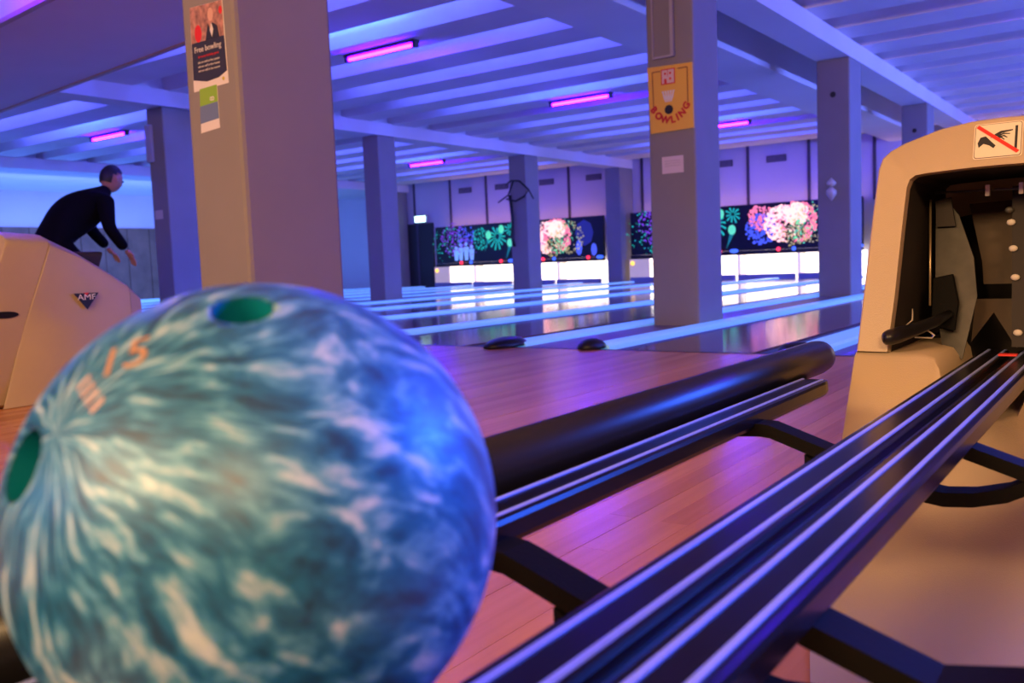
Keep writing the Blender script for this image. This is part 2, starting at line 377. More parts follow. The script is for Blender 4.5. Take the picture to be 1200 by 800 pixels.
def mask_unit(x0, x1, label, short):
    t = thing('masking_panel', (x0, YMK, 0.6), label, 'masking panel', 'fireworks masking panels')
    box('panel', (x0, YMK, ZB), (x1, YMK+0.08, ZT), mask_black, t)
    w = (x1-x0); W_ = lambda f: x0 + f*w
    # left: violet and teal falling fireworks, small figures
    blobs(G_VIOLET, t, bunch(W_(0.12), 1.22, 0.42, 150, 0.010, 0.024) + bunch(W_(0.22), 1.05, 0.3, 60, 0.008, 0.02)); blobs(G_TEAL, t, bunch(W_(0.08), 1.10, 0.5, 70, 0.008, 0.02) + bunch(W_(0.30), 1.2, 0.3, 90, 0.008, 0.022))
    blobs(G_BLUE, t, bunch(W_(0.20), 1.3, 0.3, 70, 0.010, 0.024))
    bm = bmesh.new()
    for fx, fh in ((0.135, 0.36), (0.165, 0.44), (0.20, 0.46), (0.235, 0.38)):
        X = W_(fx)
        prism(bm, [Vector((X-0.05, YMK-0.012, 0.66)), Vector((X+0.05, YMK-0.012, 0.66)), Vector((X+0.085, YMK-0.012, 0.66+fh*0.75)), Vector((X-0.085, YMK-0.012, 0.66+fh*0.75))], (0, 0.008, 0))
        disc(bm, (X, YMK-0.012, 0.66+fh*0.9), 0.05, 8, 1, 1, 0.008)
    obj('figure_print', bm, G_SKY, t)['kind'] = 'stuff'
    bm = bmesh.new()
    tails = bmesh.new()
    for fx, z in ((0.345, 1.27), (0.425, 1.40), (0.475, 1.05)):
        X = W_(fx); disc(bm, (X, YMK-0.012, z), 0.085, 14, 1, 1.25, 0.008)
        prism(tails, [Vector((X-0.05, YMK-0.011, z-0.08)), Vector((X+0.05, YMK-0.011, z-0.08)), Vector((X-0.13, YMK-0.011, z-0.40))], (0, 0.007, 0))
    obj('comet_print', bm, G_GREEN, t)['kind'] = 'stuff'; obj('comet_tail_print', tails, glow('fluor_dark_teal', (0.01, 0.25, 0.25), 0.5), t)['kind'] = 'stuff'
    burst(G_TEAL, t, W_(0.40), 1.22, 0.30, 13, 0.022); burst(G_TEAL, t, W_(0.48), 1.38, 0.18, 10, 0.018)
    # big pink and violet bursts
    blobs(G_BLUE, t, bunch(W_(0.60), 1.03, 0.33, 240, 0.012, 0.028)); blobs(G_PINK, t, bunch(W_(0.60), 1.28, 0.27, 150, 0.012, 0.03) + bunch(W_(0.745), 1.14, 0.42, 300, 0.016, 0.034, 0.35))
    blobs(G_ROSE, t, bunch(W_(0.69), 1.12, 0.38, 360, 0.016, 0.034, 0.15) + bunch(W_(0.75), 1.30, 0.22, 200, 0.018, 0.034)).location.y -= 0.003
    blobs(mask_black, t, bunch(W_(0.735), 0.92, 0.22, 130, 0.012, 0.03), 'dark_print').location.y -= 0.006
    blobs(G_YEL, t, bunch(W_(0.73), 0.93, 0.28, 100, 0.008, 0.02) + bunch(W_(0.82), 1.1, 0.40, 110, 0.008, 0.022, 0.5)).location.y -= 0.009
    blobs(G_GREEN, t, bunch(W_(0.76), 0.97, 0.28, 70, 0.008, 0.02) + bunch(W_(0.80), 1.2, 0.33, 50, 0.007, 0.016)).location.y -= 0.012
    blobs(G_BLUE, t, [(W_(0.87), 0.84, 0.11, 0.8, 1.7), (W_(0.95), 0.78, 0.09, 0.9, 1.7)])
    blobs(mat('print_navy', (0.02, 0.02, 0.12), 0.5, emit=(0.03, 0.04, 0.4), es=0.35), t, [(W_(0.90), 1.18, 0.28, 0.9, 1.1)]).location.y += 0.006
    n = 4; pw = (x1-x0)/n
    for k in range(n):
        a = x0+k*pw
        u = thing('pinsetter_front', (a, YMK, 0), '%s white lit pinsetter opening under the %s' % (['leftmost', 'second', 'third', 'rightmost'][k], short), 'pinsetter', 'lit pinsetter openings')
        box('pit_back', (a+0.065, YMK+0.30, -0.1), (a+pw-0.005, YMK+0.33, 0.51), pit_white, u)
        box('kickback', (a, YMK-0.05, -0.1), (a+0.06, YMK+0.33, 0.51), pit_dim, u)
        if k == 0: box('end_cover', (a, YMK-0.10, 0.0), (a+0.5, YMK-0.06, 0.51), mat('end_cover', (0.6, 0.5, 0.42), 0.5, emit=(1, .75, .6), es=0.25), u)
        box('lower_rail', (a, YMK-0.03, 0.51), (a+pw-0.002, YMK+0.06, 0.595), mask_black, u)
        box('pit_sill', (a+0.065, YMK-0.20, -0.1), (a+pw-0.005, YMK-0.12, 0.10), mat('sill_blue', (0.25, 0.25, 0.4), 0.4), u)
        if k == 0:
            bm = bmesh.new(); bmesh.ops.create_uvsphere(bm, u_segments=8, v_segments=6, radius=0.05, matrix=Matrix.Translation((x0+0.08, YMK-0.1, 0.42)))
            obj('yellow_lamp', bm, mat('yellow_glow', (1, .7, .1), .4, emit=(1, .55, .03), es=1.6), u, smooth=True)
        bm = bmesh.new(); bmesh.ops.create_uvsphere(bm, u_segments=8, v_segments=6, radius=0.045, matrix=Matrix.Translation((a+pw*0.70, YMK-0.07, 0.60)))
        obj('red_lamp', bm, mat('red_glow', (1, .1, .1), .4, emit=(1, .02, .04), es=1.6), u, smooth=True)
        bm = bmesh.new(); bmesh.ops.create_uvsphere(bm, u_segments=8, v_segments=6, radius=0.045, matrix=Matrix.Translation((a+pw*0.95, YMK-0.07, 0.60)) @ Matrix.Diagonal((2.2 if k % 2 else 1, 1, 1, 1)))
        obj('blue_lamp', bm, mat('blue_glow', (.1, .2, 1), .4, emit=(.05, .16, 1), es=1.0), u, smooth=True)
mask_unit(-15.62, -10.52, 'fireworks panel left of the narrow far column, behind the cable column', 'left fireworks panel')
mask_unit(-9.80, -4.70, 'fireworks panel behind the sign column, right of the narrow far column', 'fireworks panel behind the sign column')
mask_unit(-4.45, 0.65, 'fireworks panel mostly hidden behind the ornament column and hood', 'half hidden right fireworks panel')
for xa in (-13.07, -7.25, -1.9):   # warm strip lamps behind the top edge of the panels
    area('warm_strip', (xa, YMK+0.22, 1.50), (math.pi, 0, 0), 4.8, 0.08, (1.0, 0.42, 0.22), 7)
    area('pit_lamp', (xa, YMK+0.05, 0.53), (math.radians(-50), 0, 0), 4.8, 0.10, (1.0, 0.85, 0.7), 14)

# ---------------------------------------------------------------- tube lamps, those out of view added
tube_glow = mat('tube_glow', (0.8, 0.3, 0.8), 0.4, emit=(0.06, 0.0010, 1.0), es=320)
for (cx, cy, lab) in ((-6.6, 7.05, 'pink glowing tube lamp nearest the camera, under the ceiling ribs'), (-6.6, 11.05, 'pink glowing tube lamp in the middle of the ceiling, left of the sign column'),
                      (-6.15, 15.05, 'pink glowing tube lamp peeking out right of the sign column'), (-13.4, 8.05, 'pink glowing tube lamp above the bending person'),
                      (-12.9, 15.05, 'pink glowing tube lamp between the cable column and the blue column'),
                      (-6.6, 3.05, 'added unseen tube lamp high above the big poster column'), (-13.4, 3.05, 'added unseen tube lamp high above the far left ball return hood'),  # from here on, unseen tubes added to light ribs and columns
                      (0.9, 5.05, 'added unseen tube lamp under the ribs of the right hand bay, nearest'), (0.9, 9.05, 'added unseen tube lamp under the ribs of the right hand bay, second'),
                      (0.9, 13.05, 'added unseen tube lamp under the ribs of the right hand bay, third'), (0.9, 17.05, 'added unseen tube lamp under the ribs of the right hand bay, farthest')):
    t = thing('tube_lamp', (cx, cy, 2.79), lab, 'lamp', 'ceiling tube lamps')
    box('housing', (cx-0.50, cy-0.045, 2.762), (cx+0.50, cy+0.045, 2.788), seam_grey, t)
    box('end_cap', (cx+0.46, cy-0.03, 2.715), (cx+0.50, cy+0.03, 2.762), seam_grey, t)
    box('end_cap', (cx-0.50, cy-0.03, 2.715), (cx-0.46, cy+0.03, 2.762), seam_grey, t)
    tube('tube', [(cx-0.46, cy, 2.742), (cx+0.46, cy, 2.742)], 0.015, tube_glow, t)
    area('added_slab_uplight', (cx, cy-0.5, 2.90), (math.pi, 0, 0), 1.4, 0.1, (0.08, 0.36, 1.0), 9)  # hidden light added near each tube to brighten the slab

# ---------------------------------------------------------------- posters, signs
def poly(name, pts, y, m, parent, d=0.0012):
    bm = bmesh.new(); prism(bm, [Vector((a, y, b)) for a, b in pts], (0, -d, 0)); return obj(name, bm, m, parent)
YP = 2.10
po = thing('poster', (-2.81, YP, 1.32), 'portrait poster with a smiling woman and dark text block taped to the big column', 'poster')
poly('sheet', [(-2.905, 1.475), (-2.715, 1.468), (-2.708, 1.178), (-2.912, 1.172)], YP, white_print, po)
poly('photo_print', [(-2.903, 1.474), (-2.717, 1.467), (-2.716, 1.345), (-2.905, 1.345)], YP-0.0014, mat('photo_ground', (0.45, 0.22, 0.16), 0.5, noise=0.5, nscale=40), po)
poly('text_block', [(-2.905, 1.345), (-2.716, 1.345), (-2.712, 1.222), (-2.76, 1.205), (-2.83, 1.200), (-2.908, 1.215)], YP-0.0014, mat('text_block', (0.035, 0.035, 0.055), 0.5), po)
bm = bmesh.new(); disc(bm, (-2.785, YP-0.003, 1.430), 0.020, 14, 0.8, 1.2, 0.0008); obj('face_print', bm, mat('skin_print', (0.75, 0.42, 0.30), 0.5), po)
bm = bmesh.new(); disc(bm, (-2.785, YP-0.0022, 1.437), 0.028, 14, 0.85, 1.1, 0.0006); obj('hair_print', bm, mat('hair_print', (0.05, 0.02, 0.015), 0.5), po)
poly('jacket_print', [(-2.82, 1.345), (-2.74, 1.345), (-2.75, 1.385), (-2.775, 1.40), (-2.79, 1.375), (-2.80, 1.40)], YP-0.003, mat('jacket_print', (0.03, 0.03, 0.04), 0.5), po)
for q_ in ((-2.862, 1.375, 0.026), (-2.727, 1.435, 0.012)):
    bm = bmesh.new(); disc(bm, (q_[0], YP-0.003, q_[1]), q_[2], 12, 0.8, 1.2, 0.0008); obj('red_dress_print', bm, red_print, po)
poly('shirt_print', [(-2.79, 1.375), (-2.78, 1.40), (-2.77, 1.375), (-2.78, 1.35)], YP-0.0042, white_print, po)
text('lettering', 'Free bowling', 0.030, white_print, po, face_mat((-2.812, YP-0.0034, 1.318)), 0.0003)
text('lettering', 'for every birthday guest', 0.0125, red_print, po, face_mat((-2.81, YP-0.0034, 1.292)), 0.0003)
for k in range(3): text('lettering', 'ask our staff at the counter', 0.0115, white_print, po, face_mat((-2.81, YP-0.0034, 1.272-0.015*k)), 0.0003)
bm = bmesh.new(); disc(bm, (-2.735, YP-0.0022, 1.197), 0.007, 10, 1, 1, 0.0006); obj('emblem_print', bm, mat('emblem_yellow', (0.6, 0.5, 0.05), 0.5), po)
fl = thing('flyer', (-2.83, YP, 1.1), 'small green and blue flyer taped under the poster on the big column', 'flyer')
poly('sheet', [(-2.877, 1.178), (-2.775, 1.182), (-2.774, 1.028), (-2.886, 1.020)], YP, white_print, fl, 0.0010)
poly('green_print', [(-2.877, 1.178), (-2.776, 1.182), (-2.776, 1.122), (-2.880, 1.116)], YP-0.0013, mat('print_green', (0.28, 0.50, 0.03), 0.5), fl, 0.0006)
poly('blue_print', [(-2.880, 1.116), (-2.776, 1.122), (-2.775, 1.062), (-2.884, 1.054)], YP-0.0013, mat('print_blue', (0.16, 0.22, 0.38), 0.5), fl, 0.0006)
text('lettering', '8', 0.036, white_print, fl, face_mat((-2.806, YP-0.0022, 1.136), math.pi/2), 0.0003)

YS = 6.10
ys_m = mat('sign_yellow', (0.90, 0.50, 0.05), 0.5); sg = thing('bowling_sign', (-2.89, YS, 1.65), 'yellow bowling sign with pins, a black ball and red arched lettering', 'sign')
poly('plate', [(-3.06, 1.885), (-2.708, 1.873), (-2.705, 1.415), (-3.045, 1.408)], YS, ys_m, sg, 0.012)
bm = bmesh.new(); ribbon(bm, [(-2.955, YS-0.014, 1.845), (-3.02, YS-0.014, 1.845), (-3.015, YS-0.014, 1.58)], 0.008); ribbon(bm, [(-2.82, YS-0.014, 1.845), (-2.745, YS-0.014, 1.845), (-2.745, YS-0.014, 1.60)], 0.008)
obj('border_print', bm, mat('print_brown', (0.35, 0.10, 0.02), 0.5), sg)
poly('emblem_print', [(-2.95, 1.855), (-2.84, 1.855), (-2.84, 1.745), (-2.95, 1.745)], YS-0.013, red_print, sg)
poly('emblem_ground', [(-2.942, 1.847), (-2.848, 1.847), (-2.848, 1.753), (-2.942, 1.753)], YS-0.0145, mat('print_pink', (0.80, 0.55, 0.45), 0.5), sg)
bm = bmesh.new()
for ex_, ez in ((-2.917, 1.822), (-2.877, 1.822), (-2.877, 1.783)): disc(bm, (ex_, YS-0.017, ez), 0.009, 10, 1, 1, 0.001)
prism(bm, [Vector((-2.925, YS-0.017, 1.753)), Vector((-2.906, YS-0.017, 1.753)), Vector((-2.906, YS-0.017, 1.785)), Vector((-2.925, YS-0.017, 1.785))], (0, 0.001, 0))
prism(bm, [Vector((-2.899, YS-0.017, 1.80)), Vector((-2.895, YS-0.017, 1.80)), Vector((-2.895, YS-0.017, 1.847)), Vector((-2.899, YS-0.017, 1.847))], (0, 0.001, 0))
obj('emblem_marks', bm, red_print, sg)
bm = bmesh.new()
for k in range(5):
    px = -2.94 + k*0.022; tp = 0.0
    add = [(-0.006, 1.62), (0.006, 1.62), (0.011, 1.655), (0.006, 1.68), (0.008, 1.70), (-0.008, 1.70), (-0.006, 1.68), (-0.011, 1.655)]
    prism(bm, [Vector((-2.896+(px+a+2.896)*(0.35+0.65*(b-1.60)/0.1), YS-0.0145, b)) for a, b in add], (0, 0.001, 0))
obj('pins_print', bm, white_print, sg)
bm = bmesh.new(); disc(bm, (-2.893, YS-0.018, 1.565), 0.033, 18, 1, 1, 0.002); obj('ball_print', bm, black_paint, sg)
cx_, cz_, R_ = -2.885, 1.68, 0.192
for k, ch in enumerate('BOWLING'):
    a = math.radians((213, 233, 255, 278, 292, 308, 327)[k]); px, pz = cx_+0.80*R_*math.cos(a), cz_+R_*math.sin(a)
    text('lettering', ch, 0.068, mat('sign_red', (0.62, 0.010, 0.010), 0.5), sg, face_mat((px, YS-0.015, pz), a+math.pi/2), 0.0008, bold=0.0035)
nt_ = tag(box('notice', (-2.965, YS-0.002, 1.110), (-2.795, YS, 1.232), mat('paper_pink', (0.72, 0.58, 0.62), 0.6)), 'small white paper notice below the yellow bowling sign', 'notice')
for k in range(3): text('lettering', 'please do not cross the line', 0.011, mat('grey_print', (0.4, 0.35, 0.4), 0.5), nt_, face_mat((-2.88, YS-0.0026, 1.20-0.018*k)), 0.0003)
cd = tag(box('cable_duct', (-3.01, YS-0.012, 1.935), (-2.84, YS, 2.6), column_paint), 'rectangular cable duct cover on the column above the yellow sign', 'duct')
box('duct_edge', (-2.865, YS-0.035, 1.935), (-2.84, YS-0.012, 2.6), mat('duct_grey', (0.40, 0.36, 0.36), 0.6), cd); box('duct_edge', (-3.01, YS-0.03, 1.935), (-3.0, YS-0.012, 2.6), mat('duct_grey', (0, 0, 0)), cd); box('duct_end', (-3.0, YS-0.025, 1.935), (-2.865, YS-0.012, 1.95), mat('duct_grey', (0, 0, 0)), cd)
YO = 10.30
orn = thing('ornament', (-2.95, YO, 1.18), 'small white hanging ornament on the column right of the sign column', 'ornament')
bm = bmesh.new(); add_tube(bm, [(-2.95, YO-0.02, 1.31), (-2.95, YO-0.02, 1.26), (-2.95, YO-0.02, 1.235), (-2.95, YO-0.02, 1.21)], [0.005, 0.05, 0.05, 0.012], 10); obj('upper_bulb', bm, bolt_white, orn, True)
bm = bmesh.new(); add_tube(bm, [(-2.95, YO-0.02, 1.21), (-2.95, YO-0.02, 1.17), (-2.95, YO-0.02, 1.13), (-2.95, YO-0.02, 1.06)], [0.012, 0.055, 0.055, 0.006], 10); obj('lower_bulb', bm, bolt_white, orn, True)
for (X, Y, Z, lab) in ((-2.93, 10.30, 2.215, 'black bolt hole near the top of the ornament column'), (-2.93, 14.40, 2.22, 'black bolt hole near the top of the far column behind the hood')):
    bm = bmesh.new(); disc(bm, (X, Y-0.006, Z), 0.032, 12, 1, 1, 0.008); tag(obj('bolt_hole', bm, black_paint), lab, 'bolt')
tag(box('notice', (-10.25, 6.697, 1.235), (-10.09, 6.70, 1.345), bolt_white), 'tiny white paper notice on the column left of the big column', 'notice')
tag(box('wall_box', (-10.30, 6.66, 1.94), (-10.17, 6.70, 2.40), mat('wall_box_grey', (0.42, 0.40, 0.46), 0.5), bevel=0.01), 'narrow grey electrical box high on the column left of the big column', 'box')
tag(tube('pipe_stub', [(-9.98, 6.9, 2.6), (-9.98, 6.9, 2.78)], 0.05, seam_grey), 'short dark pipe between column top and ceiling beam', 'pipe') if False else None
cb = thing('cable_coil', (-10.1, 14.5, 2.0), 'black cable looped around the column between the panels', 'cable')
tube('loop', [(-10.40, 14.46, 2.05), (-10.25, 14.44, 2.12), (-10.05, 14.44, 2.10), (-9.88, 14.5, 1.92), (-9.95, 14.44, 1.80), (-10.15, 14.43, 1.72), (-10.38, 14.45, 1.78)], 0.018, black_paint, cb, 6)
tube('tail', [(-10.55, 14.4, 1.72), (-10.33, 14.44, 1.85), (-10.2, 14.44, 2.1)], 0.015, black_paint, cb, 6)
tube('hanging_end', [(-10.30, 14.45, 1.85), (-10.26, 14.46, 1.4), (-10.28, 14.46, 1.0), (-10.24, 14.46, 0.85)], 0.03, black_paint, cb, 6)
tube('tail', [(-9.9, 14.5, 1.95), (-9.75, 14.46, 1.74)], 0.012, black_paint, cb, 6)

# ================================================================= BALL RETURN HOODS
def yf(z):      # raked front of the hood, z measured from the camera height
    pts = [(-0.488, 0.95), (-0.486, 1.05), (-0.474, 1.24), (-0.43, 1.36), (-0.31, 1.51), (-0.179, 1.62), (0.25, 1.792)]
    for (a, ya), (b, yb) in zip(pts[:-1], pts[1:]):
        if z <= b: return ya + (yb-ya)*(max(z, a)-a)/(b-a)
    return pts[-1][1]
OUT = [(-.206, -.176), (-.203, -.054), (-.201, .067), (-.198, .150), (-.193, .168), (-.180, .180), (-.157, .192), (-.10, .211), (-.05, .219), (0, .221)]
OUT = OUT + [(-a, b) for a, b in OUT[-2::-1]]
INN = [(-.153, -.176), (-.149, -.085), (-.147, .033), (-.145, .108), (-.141, .122), (-.132, .129), (-.116, .131), (-.08, .133), (-.04, .1345), (0, .135)]
INN = INN + [(-a, b) for a, b in INN[-2::-1]]
def loft(bm, rings):
    R = [[bm.verts.new(p) for p in r] for r in rings]
    for a, b in zip(R[:-1], R[1:]):
        for i in range(len(a)-1): bm.faces.new((a[i], a[i+1], b[i+1], b[i]))
    return R
def hood(ax, label, detail):
    t = thing('ball_return_hood', (ax, 1.8, 0), label, 'ball return', 'ball return hoods')
    P = lambda u, z, dy=0.0, s=1.0, y=None: (ax+u, (yf(z)+dy) if y is None else y, H + (-0.49 + (z+0.49)*s))
    bm = bmesh.new()
    loft(bm, [[P(u, z, 0.30) for u, z in INN], [P(u, z, 0.012) for u, z in INN], [P(u*1.01, z+0.002, 0.0) for u, z in INN],
              [P(u*.985, z*.985, 0.0) for u, z in OUT], [P(u*.997, z*.997, 0.003) for u, z in OUT], [P(u, z, 0.012) for u, z in OUT], [P(u*1.005, z, 0.17, 0.985) for u, z in OUT]])
    obj('front_shell', bm, beige, t, smooth=True).modifiers.new('e', 'EDGE_SPLIT').split_angle = math.radians(35)
    # lower body
    def side(z, k):  # half width shrinks toward the floor at the toe
        return {0: .207, 1: .200, 2: .188, 3: .168, 4: .112, 5: .08}[k]
    US = [-1, -.92, -.78, -.62, -.47, -.38, -.335, -.30, -.27, -.24, -.15, 0]
    US = US + [-a for a in US[-2::-1]]
    def ztop(f):
        a = abs(f)
        if a > .40: return -.176
        if a > .36: return -.180
        if a > .32: return -.192
        if a > .285: return -.215
        if a > .25: return -.240
        if a > .20: return -.256
        if a > .1: return -.265
        return -.269
    rows = [(-.176, .207), (-.31, .200), (-.43, .188), (-.474, .168), (-.486, .112), (-.488, .08)]
    rings = [[(ax+f*.204, yf(ztop(f))+0.30, H+ztop(f)+0.0) for f in US], [(ax+f*.207, yf(ztop(f))+0.006, H+ztop(f)) for f in US], [(ax+f*.207, yf(ztop(f)-.006), H+ztop(f)-.006) for f in US]]
    for z, hw in rows[1:]: rings.append([(ax+f*hw, yf(z), H+z) for f in US])
    bm = bmesh.new(); R = loft(bm, rings)
    for sgn in (-1, 1):      # side walls down to the floor
        i = 0 if sgn < 0 else -1
        a = [bm.verts.new(r[i]) for r in rings[1:]]; b = [bm.verts.new((ax+sgn*.206, max(1.95, r[i][1]), r[i][2])) for r in rings[1:]]
        for k in range(len(a)-1): bm.faces.new((a[k], a[k+1], b[k+1], b[k]))
    obj('lower_body', bm, beige, t, smooth=True).modifiers.new('e', 'EDGE_SPLIT').split_angle = math.radians(35)
    # rear shell: side panels and falling top, down to the floor
    foot = [(-.212, -.488)]; O2 = foot + [(u*1.01, z) for u, z in OUT] + [(.212, -.488)]
    def ring(s, y, dy=None, w=1.0):
        return [(ax+u*w, (yf(max(z, -.3))+dy) if dy is not None else y, H + (-0.49 + (z+0.49)*s)) for u, z in O2]
    bm = bmesh.new(); R = loft(bm, [ring(0.975, None, 0.17, 0.985), ring(0.978, None, 0.176), ring(0.90, 2.06, None), ring(0.80, 2.17, None), ring(0.70, 2.27, None, 0.99)])
    e = obj('rear_shell', bm, beige, t, smooth=True); e.modifiers.new('e', 'EDGE_SPLIT').split_angle = math.radians(30)
    bm = bmesh.new(); R = loft(bm, [ring(0.70, 2.272, None, 0.985), ring(0.62, 2.33, None, 0.93)])
    bm.faces.new(R[-1]); obj('back_cap', bm, beige, t, smooth=False)
    # logo on both sides: black triangle with letters and a red chevron
    for sgn in (1, -1):
        X = ax+sgn*(.2175); zc = H-0.075; yc = 2.06
        bm = bmesh.new(); prism(bm, [Vector((X, yc-0.055*sgn, zc+0.028)), Vector((X, yc+0.055*sgn, zc+0.028)), Vector((X, yc, zc-0.042))], (sgn*0.0015, 0, 0))
        lg = obj('emblem', bm, black_paint, t)
        mw = Matrix.Translation((X+sgn*0.0022, yc, zc+0.010)) @ Matrix.Rotation(sgn*math.pi/2, 4, 'Z') @ Matrix.Rotation(math.pi/2, 4, 'X') @ Matrix.Diagonal((1.25, 1, 1, 1))
        text('lettering', 'AMF', 0.034, white_print, lg, mw)
        bm = bmesh.new(); prism(bm, [Vector((X+sgn*.002, yc-0.012, zc+0.030)), Vector((X+sgn*.002, yc+0.012, zc+0.030)), Vector((X+sgn*.002, yc, zc+0.018))], (sgn*0.001, 0, 0)); obj('chevron', bm, red_print, lg)
        bm = bmesh.new()
        cy2, cz2 = 1.725, H-0.118
        prism(bm, [Vector((ax+sgn*.2025, cy2+0.055*math.cos(a), cz2+0.014*math.sin(a))) for a in [2*math.pi*k/16 for k in range(16)]], (sgn*0.006, 0, 0)); obj('grip_slot', bm, black_rubber, t)
    # dark inside
    bm = bmesh.new()
    I2 = [(u*.995, z*.995) for u, z in INN]
    loft(bm, [[P(u, z, 0.02) for u, z in I2], [P(u, z, 0.45) for u, z in I2]])
    back = [bm.verts.new(P(u, z, 0.45)) for u, z in I2] ; lowb = [bm.verts.new((ax+sx*.15, 1.62+0.45, H-.30)) for sx in (1, -1)]
    bm.faces.new(back+lowb)
    for sx in (-1, 1):
        v = [bm.verts.new(p) for p in ((ax+sx*.151, 1.66, H-.18), (ax+sx*.151, 2.1, H-.18), (ax+sx*.151, 2.1, H-.30), (ax+sx*.151, 1.66, H-.30))]; bm.faces.new(v)
    v = [bm.verts.new(p) for p in ((ax-.15, 1.6, H-.29), (ax+.15, 1.6, H-.29), (ax+.15, 2.1, H-.29), (ax-.15, 2.1, H-.29))]; bm.faces.new(v)
    obj('inner_housing', bm, interior_dark, t)
    if detail:
        def Q(u, z, off): return (ax+u, 1.62+0.401*(z+.179)+off, H+z)
        def plate(name, pts, off, m, thick=0.004, bev=0):
            bm = bmesh.new(); prism(bm, [Vector(Q(u, z, off)) for u, z in pts], (0, thick, 0)); return obj(name, bm, m, t, bevel=bev)
        tube('guide_rod', [Q(-.127, .105, .15), Q(.10, .100, .15)], 0.0022, grey_metal, t, 8)
        for u in (-.036, .018, .07): box('rod_clip', (ax+u-.0035, 1.87, H+.092), (ax+u+.0035, 1.885, H+.112), bolt_white, t)
        tube('upright_rod', [Q(-.134, .092, .15), Q(-.120, -.105, .15)], 0.0022, mat('brass_rod', (0.5, 0.36, 0.2), 0.35, metal=.7), t, 8)
        plate('guard_plate', [(-.127, .09), (-.112, .095), (-.085, .060), (-.055, -.02), (-.045, -.09), (-.062, -.20), (-.095, -.19), (-.115, -.085)], .165, grey_metal, 0.006)
        plate('guard_cover', [(-.126, .088), (-.10, .095), (-.088, .04), (-.12, .04)], .155, interior_dark, .008)
        plate('lift_bracket', [(-.118, -.055), (-.085, -.048), (-.072, -.10), (-.075, -.15), (-.115, -.14)], .145, frame_black, .012, .002)
        plate('belt_panel', [(-.085, .085), (.01, .088), (.012, -.072), (-.05, -.072), (-.055, -.03)], .27, interior_brown, .006)
        plate('belt_panel', [(-.062, -.10), (.012, -.10), (.012, -.19), (-.030, -.125), (-.065, -.18)], .27, interior_brown, .006)
        plate('bolt_strip', [(-.002, .11), (.05, .11), (.06, -.18), (.012, -.18)], .19, interior_dark, .006)
        for u, z in ((-.004, .065), (.000, .042), (.006, -.006), (.012, -.058), (.021, -.155), (.05, .09), (.06, .0), (.07, -.1)):
            bm = bmesh.new(); bmesh.ops.create_uvsphere(bm, u_segments=10, v_segments=6, radius=0.006, matrix=Matrix.Translation(Q(u, z, .185)) @ Matrix.Diagonal((1.3, .6, 1, 1))); obj('bolt', bm, bolt_white if z not in (.065,) else grey_metal, t, True)
        # black rounded lever with a wire clip
        kb = tube('lever', [Q(-.156, -.149, -.030), Q(-.153, -.149, -.028), Q(-.148, -.148, -.022), Q(-.138, -.145, .0), Q(-.125, -.141, .03), Q(-.100, -.130, .10), Q(-.085, -.12, .14)], [0.006, 0.011, 0.0135, 0.014, 0.012, 0.010, 0.008], black_rubber, t, 14)
        tube('wire_clip', [Q(-.140, -.108, .10), Q(-.138, -.128, .10), Q(-.148, -.137, .10)], 0.0016, bolt_white, t, 6)
        tube('wire_clip', [Q(-.120, -.138, .09), Q(-.102, -.150, .09), Q(-.098, -.153, .09), Q(-.101, -.158, .09), Q(-.130, -.157, .09)], 0.0016, bolt_white, t, 6)
        box('red_marker', (ax+.002, 1.72, H-.187), (ax+.03, 1.74, H-.184), red_print, t) 
    return t
hd = hood(-0.22, 'beige ball return hood at right with dark opening and hand warning sticker', True)
hood(-3.91, 'beige ball return hood at far left, side view with a black triangle emblem', False)
# warning sticker on the raked face
st = thing('warning_sticker', (-0.225, 1.76, H+.18), 'white warning sticker, hand crossed out in red, on the beige hood', 'sticker')
tl = math.atan(0.401)
SM = Matrix.Translation((-0.2255, yf(.180)-0.0008, H+.180)) @ Matrix.Rotation(math.pi/2-tl, 4, 'X')
def sticker(name, pts, m, lift):
    bm = bmesh.new(); prism(bm, [SM @ Vector((a, b, lift)) for a, b in pts], (SM.to_3x3() @ Vector((0, 0, 0.0003)))); return obj(name, bm, m, st)
def rr(w, h, r, n=4):
    out = []
    for cx, cy, a0 in ((w-r, h-r, 0), (-w+r, h-r, 90), (-w+r, -h+r, 180), (w-r, -h+r, 270)):
        for k in range(n+1): a = math.radians(a0+90*k/n); out.append((cx+r*math.cos(a), cy+r*math.sin(a)))
    return out
sticker('sheet', rr(.0375, .0335, .005), mat('sticker_cream', (0.80, 0.68, 0.50), 0.45), 0.0)
sticker('border_print', rr(.0358, .0318, .0045), mat('sticker_line', (0.12, 0.08, 0.06), 0.5), 0.0004)
sticker('field', rr(.0348, .0308, .004), mat('sticker_cream', (0, 0, 0)), 0.0008)
sticker('wall_print', [(.0255, -.019), (.0295, -.019), (.0295, .024), (.0255, .024)], black_paint, 0.0012)
sticker('cuff_print', [(-.031, -.003), (-.027, .007), (-.019, .009), (-.010, -.002), (-.003, -.010), (-.006, -.015), (-.013, -.009), (-.022, -.005), (-.029, -.012)], black_paint, 0.0012)
bmh = [[(-.012, .005), (-.004, .012), (.004, .0165), (.022, .0175), (.022, .0155), (.006, .0125), (-.004, .006)], [(-.002, .008), (.008, .0125), (.018, .0105), (.018, .0090), (.008, .0100), (.000, .005)],
       [(.000, .006), (.009, .0085), (.0145, .0035), (.0135, .0025), (.008, .006), (.001, .003)], [(.000, .0035), (.006, .005), (.0105, .000), (.0095, -.001), (.005, .003)]]
for h_ in bmh: sticker('finger_print', h_, black_paint, 0.0012)
sticker('slash_print', [(-.0345, .0265), (-.0300, .0305), (.0335, -.0235), (.0290, -.0275)], mat('slash_red', (0.85, 0.02, 0.01), 0.45), 0.0017)

